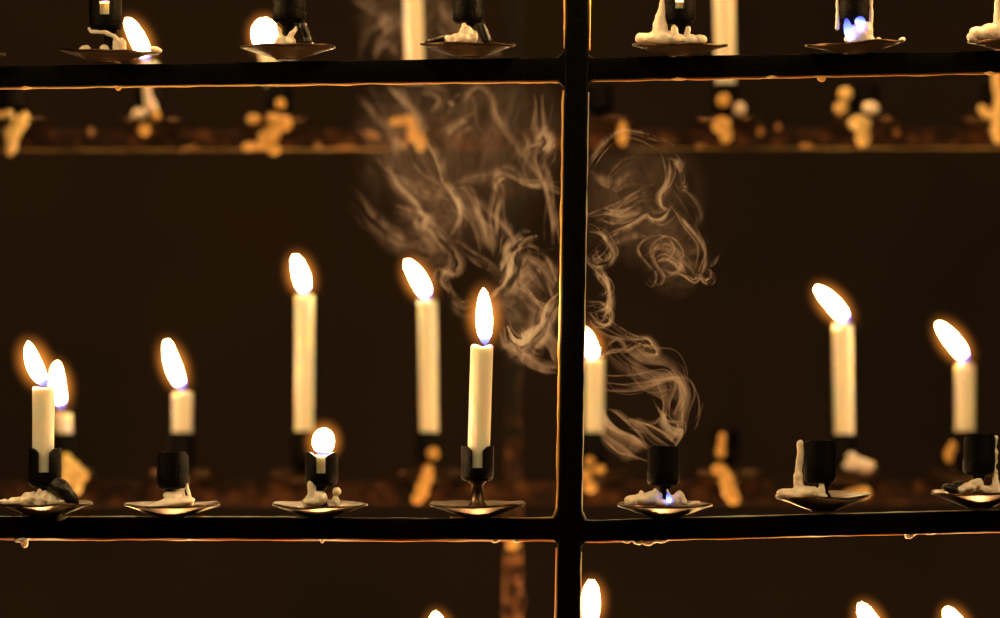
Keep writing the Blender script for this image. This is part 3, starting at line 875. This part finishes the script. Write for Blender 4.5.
A, B_, C_ = 0.012, 0.045, 0.085
W = [  # points, density, width, thickness, depth, side, extra strands
    # out of the cup
    ([(676, 446), (681, 439), (683, 430), (676, 428), (670, 425), (666, 417), (663, 411)], 4, 7, 1.5, 0.0, 1, 1),
    ([(672, 447), (664, 441), (655, 435), (643, 425), (629, 419)], 4, 6, 1.1, 0.0, 1, 1),
    ([(676, 445), (667, 437), (655, 429), (640, 422)], 3, 6, 1.0, 0.004, -1, 0),
    ([(629, 419), (645, 426), (656, 424), (663, 417)], 3, 4, 0.8, 0.005, 1, 0),
    ([(648, 449), (640, 442), (631, 435), (618, 428), (608, 416), (604, 407)], 3, 11, 1.2, (0.0, 0.02), 1, 2),
    ([(647, 447), (638, 434), (628, 425), (614, 414), (606, 409)], 3, 5, 1.0, 0.006, -1, 0),
    ([(603, 391), (624, 393), (645, 390), (660, 385), (673, 382), (681, 388), (685, 400), (682, 414), (682, 430)], 3, 6, 1.0, 0.008, 1, 2),
    ([(617, 342), (628, 355), (645, 364), (663, 366), (672, 371), (677, 383), (678, 398), (672, 414)], 3, 14, 1.0, 0.012, 1, 2),
    ([(626, 357), (636, 372), (650, 381), (665, 378), (674, 372)], 2, 14, 1.1, 0.010, 1, 1),
    ([(673, 372), (680, 378), (685, 392), (684, 404), (679, 412)], 3, 5, 1.0, 0.006, -1, 1),
    ([(592, 327), (606, 330), (618, 336), (634, 340), (646, 340), (653, 347), (656, 353), (647, 353), (639, 348), (641, 343)], 3, 4, 0.9, 0.02, 1, 1),
    ([(640, 352), (648, 346), (653, 349), (646, 344), (638, 346)], 3, 3, 0.8, 0.02, 1, 0),
    ([(600, 358), (614, 353), (628, 353), (642, 346)], 2, 5, 1.0, 0.02, 1, 1),
    ([(607, 347), (618, 341), (626, 348)], 3, 5, 0.9, 0.018, 1, 0),
    ([(590, 303), (602, 304), (611, 312), (609, 322), (600, 322), (591, 312)], 3, 5, 1.1, 0.025, 1, 1),
    # right of the post
    ([(588, 232), (600, 236), (608, 246), (613, 256), (607, 263), (596, 266), (590, 258), (596, 250)], 3, 5, 1.1, 0.03, 1, 1),
    ([(605, 262), (612, 256), (610, 250)], 4, 4, 1.0, 0.03, 1, 0),
    ([(587, 262), (597, 274), (604, 282), (608, 294), (606, 306), (596, 312)], 3, 6, 1.1, 0.03, 1, 2),
    ([(598, 276), (606, 276), (610, 288), (602, 296)], 3, 4, 0.9, 0.03, -1, 1),
    ([(588, 218), (607, 214), (624, 206), (640, 197), (650, 196)], 2, 6, 1.0, 0.035, 1, 2),
    ([(587, 172), (596, 154), (610, 139), (626, 131), (650, 136), (675, 146)], 2, 4, 1.0, 0.035, 1, 1),
    ([(588, 176), (600, 186), (614, 190), (628, 180), (640, 178)], 1, 7, 1.3, 0.035, 1, 2),
    ([(606, 190), (612, 176), (624, 166), (636, 160)], 1, 6, 1.2, 0.035, -1, 1),
    ([(669, 159), (671, 170), (669, 185), (662, 196), (663, 206), (670, 210)], 3, 6, 1.0, 0.035, -1, 1),
    ([(671, 206), (663, 216), (654, 219), (646, 214), (634, 222), (618, 231), (606, 240)], 3, 5, 1.1, 0.035, 1, 1),
    ([(668, 212), (660, 219), (650, 217), (648, 212)], 4, 5, 1.0, 0.035, 1, 0),
    ([(670, 159), (676, 164), (680, 174), (683, 189), (676, 184)], 3, 5, 1.0, 0.035, 1, 1),
    ([(683, 190), (692, 200), (699, 214), (697, 230)], 1, 5, 1.2, 0.035, 1, 1),
    ([(670, 206), (684, 222), (696, 238), (703, 252), (703, 266), (698, 280)], 3, 4, 0.9, 0.035, 1, 1),
    ([(649, 280), (655, 286), (661, 282), (663, 274), (656, 262), (652, 248), (660, 238), (667, 234)], 2, 4, 0.9, 0.035, 1, 1),
    ([(676, 273), (684, 278), (694, 283), (699, 278), (704, 283), (711, 281), (712, 273), (707, 271)], 3, 4, 0.9, 0.035, 1, 1),
    ([(710, 268), (716, 264), (721, 254)], 2, 5, 1.0, 0.035, 1, 0),
    ([(650, 252), (662, 246), (674, 250), (680, 262), (672, 272), (660, 268)], 2, 6, 1.2, 0.035, 1, 3),
    ([(680, 262), (690, 270), (697, 280)], 2, 5, 1.0, 0.035, 1, 0),
    ([(612, 246), (628, 240), (645, 236)], 1, 8, 1.4, 0.035, 1, 1),
    # left of the post, drifting back
    ([(422, 138), (432, 156), (438, 170), (440, 180), (448, 189), (456, 203), (458, 216), (450, 235)], 3, 8, 1.5, 0.07, 1, 2),
    ([(450, 190), (464, 191), (475, 209), (483, 228), (491, 249)], 3, 6, 1.3, 0.07, 1, 2),
    ([(388, 163), (398, 182), (412, 197), (420, 206), (424, 220)], 3, 6, 1.3, 0.07, -1, 2),
    ([(497, 245), (492, 220), (495, 198), (497, 188), (494, 179), (505, 176), (525, 187), (544, 189), (562, 194)], 3, 7, 1.4, 0.06, 1, 1),
    ([(496, 236), (494, 216), (499, 192)], 3, 6, 1.3, 0.06, -1, 0),
    ([(541, 96), (543, 127), (546, 142), (540, 160), (544, 182), (549, 208), (553, 244)], 3, 6, 1.4, 0.06, 1, 1),
    ([(526, 150), (537, 145), (545, 134), (546, 146), (538, 152)], 3, 8, 2.0, 0.06, 1, 1),
    ([(522, 131), (526, 143), (523, 155), (531, 170), (540, 182)], 2, 6, 1.5, 0.06, 1, 2),
    ([(461, 117), (466, 99), (477, 90), (487, 98), (494, 118), (505, 130)], 2, 7, 1.5, 0.075, 1, 2),
    ([(448, 102), (452, 108), (447, 112)], 3, 7, 2.0, 0.075, 1, 0),
    ([(448, 136), (458, 128), (468, 122)], 2, 8, 1.8, 0.075, 1, 1),
    ([(352, 186), (362, 200), (368, 214), (384, 229), (396, 238), (414, 246)], 2, 7, 1.5, 0.08, 1, 2),
    ([(413, 246), (426, 254), (436, 250), (430, 240), (420, 236)], 2, 6, 1.3, 0.08, 1, 1),
    ([(421, 214), (428, 220), (420, 226), (416, 218)], 3, 7, 1.6, 0.075, 1, 0),
    ([(438, 234), (450, 248), (458, 260), (455, 273), (444, 270), (440, 282), (447, 292)], 3, 8, 1.5, 0.06, 1, 2),
    ([(445, 283), (451, 301), (464, 310), (474, 305)], 2, 7, 1.4, 0.06, 1, 2),
    ([(459, 205), (478, 218), (488, 236), (492, 257)], 2, 6, 1.3, 0.065, 1, 1),
    ([(453, 240), (470, 252), (486, 263), (493, 276)], 2, 6, 1.2, 0.06, 1, 1),
    ([(532, 238), (519, 242), (511, 250), (514, 262), (512, 276), (505, 286), (495, 297)], 3, 12, 1.9, 0.045, -1, 3),
    ([(520, 245), (536, 250), (548, 262), (556, 280)], 2, 8, 1.6, 0.045, 1, 3),
    ([(516, 286), (526, 294), (536, 305), (548, 309)], 2, 6, 1.3, 0.04, 1, 1),
    ([(560, 293), (550, 303), (545, 314), (543, 327), (533, 338), (523, 347), (512, 342), (507, 326)], 3, 11, 1.7, 0.035, -1, 3),
    ([(523, 333), (529, 337), (526, 344)], 4, 6, 1.4, 0.035, 1, 0),
    ([(515, 345), (530, 360), (548, 368), (560, 368)], 1, 8, 1.6, 0.035, 1, 2),
    ([(540, 330), (550, 345), (556, 362)], 1, 10, 1.6, 0.035, 1, 2),
    ([(530, 262), (542, 272), (552, 290)], 1, 12, 2.0, 0.045, 1, 2),
    ([(519, 250), (515, 258), (514, 268), (509, 277)], 4, 9, 1.8, 0.045, -1, 1),
    ([(548, 303), (545, 314), (541, 324)], 3, 9, 1.8, 0.035, 1, 1),
    ([(452, 196), (457, 206), (458, 216)], 4, 7, 1.6, 0.065, 1, 0),
    ([(417, 211), (424, 216), (421, 223)], 4, 6, 1.6, 0.065, 1, 0),
    ([(454, 256), (459, 264), (455, 271)], 4, 6, 1.4, 0.055, 1, 0),
    ([(494, 190), (498, 183), (505, 179)], 4, 5, 1.3, 0.055, 1, 0),
    ([(542, 134), (546, 143), (541, 150)], 4, 8, 1.8, 0.055, 1, 0),
    ([(600, 270), (606, 282), (608, 292)], 4, 5, 1.2, 0.03, 1, 1),
    ([(684, 400), (683, 416), (680, 432)], 3, 7, 1.2, 0.004, -1, 1),
    ([(667, 413), (668, 424), (674, 432), (681, 434)], 4, 8, 1.4, 0.0, -1, 0),
    ([(400, 176), (416, 190), (432, 196), (448, 200)], 2, 8, 1.6, 0.07, 1, 3),
    ([(396, 206), (412, 214), (430, 226), (444, 240)], 2, 8, 1.6, 0.07, 1, 3),
    ([(470, 196), (484, 210), (500, 224), (514, 240)], 2, 7, 1.5, 0.065, 1, 3),
    ([(604, 214), (622, 218), (640, 214)], 2, 6, 1.2, 0.035, 1, 2),
    ([(654, 262), (664, 256), (676, 262), (684, 272)], 2, 6, 1.2, 0.035, -1, 3),
    # high, thin and blurred
    ([(362, 96), (376, 118), (390, 140), (392, 160)], 1, 10, 2.2, 0.09, 1, 2),
    ([(384, 84), (398, 100), (414, 118), (422, 138)], 2, 8, 2.0, 0.09, 1, 2),
    ([(420, 92), (436, 88), (446, 96), (436, 110)], 1, 10, 2.0, 0.09, 1, 2),
    ([(450, 188), (470, 180), (492, 176), (506, 170)], 1, 8, 1.8, 0.07, 1, 1),
    ([(360, 60), (372, 36), (392, 22), (404, 44), (398, 66)], 1, 12, 2.4, 0.10, 1, 1),
    ([(376, 58), (386, 46), (396, 56)], 1, 8, 2.0, 0.10, 1, 0),
    ([(352, 0), (372, 16), (392, 40)], 1, 14, 2.4, 0.10, 1, 1),
    ([(440, 0), (452, 20), (470, 40), (500, 56)], 1, 14, 2.4, 0.10, 1, 2),
    ([(488, 110), (500, 128), (512, 146), (526, 160)], 1, 10, 2.0, 0.07, 1, 2),
]
k = 0
for (pts, dens, wd, th, dp, side, extra) in W:
    k += 1
    wisp(pts, dens, wd, th, dp, side, seed=k)
    for e in range(extra):
        if k > 400:
            break
        rnd = random.Random(k * 31 + e * 7)
        ox, oy = rnd.uniform(-1, 1) * wd * 0.8, rnd.uniform(-1, 1) * wd * 0.8
        fx = rnd.uniform(-0.12, 0.12)
        mid = pts[len(pts) // 2]
        p2 = [(x + ox + fx * (y - mid[1]), y + oy - fx * (x - mid[0])) for x, y in pts]
        dd = dp if isinstance(dp, tuple) else (dp + rnd.uniform(-.006, .006),) * 2
        wisp(p2, max(1, dens - 1), wd * rnd.uniform(0.6, 1.5), th * 0.8, dd, rnd.choice((-1, 1)), tilt=rnd.uniform(0, 1.1), jit=2.2, seed=k * 10 + e + 1000)


# fine threads inside the larger folds
for k, (pts, dens, wd, th, dp, side, extra) in enumerate(W):
    if dens < 2 or extra == 0:
        continue
    rnd = random.Random(k * 97 + 5)
    for e in range(2):
        ox, oy = rnd.gauss(0, 1) * wd * 0.9, rnd.gauss(0, 1) * wd * 0.9
        mid = pts[len(pts) // 2]
        rot, sc = rnd.uniform(-0.2, 0.2), rnd.uniform(0.85, 1.15)
        p2 = [(mid[0] + ox + sc * ((x - mid[0]) - rot * (y - mid[1])), mid[1] + oy + sc * ((y - mid[1]) + rot * (x - mid[0]))) for x, y in pts]
        dd = dp if isinstance(dp, tuple) else (dp, dp)
        wisp(p2, 3, rnd.uniform(1.2, 2.6), 0.7, dd, rnd.choice((-1, 1)), tilt=rnd.uniform(0, 0.8), jit=3.0, seed=k * 17 + e + 5000)


def veil(px, py, rx, rz, y, seed, ry=40):
    bm = bmesh.new()
    bmesh.ops.create_icosphere(bm, subdivisions=4, radius=1.0)
    o = obj('smoke_veil', bm, SMOKE[0], plume)
    q = U * (D0 + y) / D0
    o.location = P(px, py, y) - PL0
    o.scale = (rx * q, ry * q, rz * q)
    o.rotation_euler = (0, seed * 0.4, seed * 1.3)
    return o


for i, a in enumerate(((455, 165, 105, 100, 0.13), (430, 225, 75, 60, 0.12), (500, 130, 85, 80, 0.12), (520, 300, 50, 75, 0.08), (640, 200, 80, 70, 0.06), (675, 255, 50, 42, 0.055), (420, 25, 100, 60, 0.16), (400, 140, 70, 75, 0.15))):
    veil(*a, seed=i * 3.7)

# ------------------------------------------------------------------ the wall behind
def wall_mat():
    m, nt, out = new_mat('dark_plaster')
    b = nt.nodes.new('ShaderNodeBsdfPrincipled')
    n = noise_tex(nt, 3.2, 5)
    r = ramp(nt, [(0.32, (0.014, 0.0072, 0.0048)), (0.7, (0.034, 0.0172, 0.011))])
    nt.links.new(n.outputs['Fac'], r.inputs['Fac'])
    nt.links.new(r.outputs['Color'], b.inputs['Base Color'])
    b.inputs['Roughness'].default_value = 0.85
    n2 = noise_tex(nt, 30, 6)
    bp = nt.nodes.new('ShaderNodeBump')
    bp.inputs['Strength'].default_value = 0.4
    bp.inputs['Distance'].default_value = 0.01
    nt.links.new(n2.outputs['Fac'], bp.inputs['Height'])
    nt.links.new(bp.outputs['Normal'], b.inputs['Normal'])
    nt.links.new(b.outputs['BSDF'], out.inputs['Surface'])
    return m


WY = 2.0
bm = bmesh.new()
bmesh.ops.create_cube(bm, size=1.0, matrix=Matrix.Translation((0, WY + 0.1, 0.6)) @ Matrix.Diagonal((5.0, 0.2, 3.0, 1)))
w = obj('wall_back', bm, wall_mat(), smooth=False)
tag(w, 'dark brown unlit wall behind the candle racks', 'wall', kind='structure')

bm = bmesh.new()
bmesh.ops.create_cube(bm, size=1.0, matrix=Matrix.Translation((0, 0, -0.95)) @ Matrix.Diagonal((5.0, 6.0, 0.1, 1)))
w = obj('floor', bm, metal('dark_flagstone', [(0.3, (0.05, 0.04, 0.032)), (0.7, (0.11, 0.085, 0.065))], (0.5, 0.8), 4, 0.4), smooth=False)
tag(w, 'dark stone floor under the candle racks', 'floor', kind='structure')

# ------------------------------------------------------------------ lights: the candles burning just above and below the picture
def lamp(px, py, y, power, r=0.004):
    L = bpy.data.lights.new('candle_light', 'POINT')
    L.color = (1.0, 0.52, 0.18)
    L.energy = power
    L.shadow_soft_size = r
    o = bpy.data.objects.new('candle_light', L)
    o.location = P(px, py, y)
    COL.objects.link(o)


PW = 0.45
FRONT = 6.0
for (px, py) in ((40, 655), (185, 690), (330, 665), (480, 700), (655, 680), (815, 660), (980, 690)):
    lamp(px, py, 0.085, PW * 1.7)
for (px, py) in ((60, 720), (180, 690), (305, 740), (730, 700), (-120, 690), (-260, 720), (1120, 700), (1260, 680)):
    lamp(px, py, YR, PW * 1.9)
for (px, py) in ((412, -90), (722, -95), (860, -70), (1000, -60), (20, -60), (600, -80)):
    lamp(px, py, YR, PW)
for (px, py) in ((105, -60), (288, -80), (468, -90), (680, -70), (855, -80), (1015, -60)):
    lamp(px, py, 0.0, PW)

# added fill lights for unseen candles, inferred at the viewer's side, to the left, right and above where the photographer stands
for (x, y, z) in ((-0.60, -0.45, 0.36), (0.60, -0.45, 0.38), (0.0, -0.60, 0.62), (-0.95, -0.34, 0.30), (0.95, -0.34, 0.30)):
    L = bpy.data.lights.new('candle_light', 'POINT')
    L.color = (1.0, 0.67, 0.29)
    L.energy = FRONT
    L.shadow_soft_size = 0.05
    o = bpy.data.objects.new('candle_light', L)
    o.location = (x, y, z)
    COL.objects.link(o)

wd = bpy.data.worlds.new('dim_church')
S.world = wd
wd.use_nodes = True
wd.node_tree.nodes['Background'].inputs[0].default_value = (1.0, 0.62, 0.4, 1)
wd.node_tree.nodes['Background'].inputs[1].default_value = 0.0015

# ------------------------------------------------------------------ camera
cam = bpy.data.cameras.new('camera')
cam.sensor_width = 36.0
cam.lens = 36.0 * D0 / (1000 * U)
cam.shift_y = (HZ - 309.0) / 1000.0
cam.clip_start = 0.01
cam.dof.use_dof = True
cam.dof.focus_distance = D0 - 0.002
cam.dof.aperture_fstop = 7.6
co = bpy.data.objects.new('camera', cam)
co.location = (0, -D0, 0)
co.rotation_euler = (math.pi / 2, 0, 0)
COL.objects.link(co)
S.camera = co

S.view_settings.view_transform = 'Standard'
S.view_settings.look = 'None'
S.view_settings.exposure = 0.0
S.view_settings.gamma = 1.0
S.view_settings.use_curve_mapping = False
cy = S.cycles
cy.max_bounces = 8
cy.diffuse_bounces = 3
cy.glossy_bounces = 3
cy.transparent_max_bounces = 256
cy.volume_bounces = 0
cy.use_denoising = True
cy.sample_clamp_indirect = 0.0
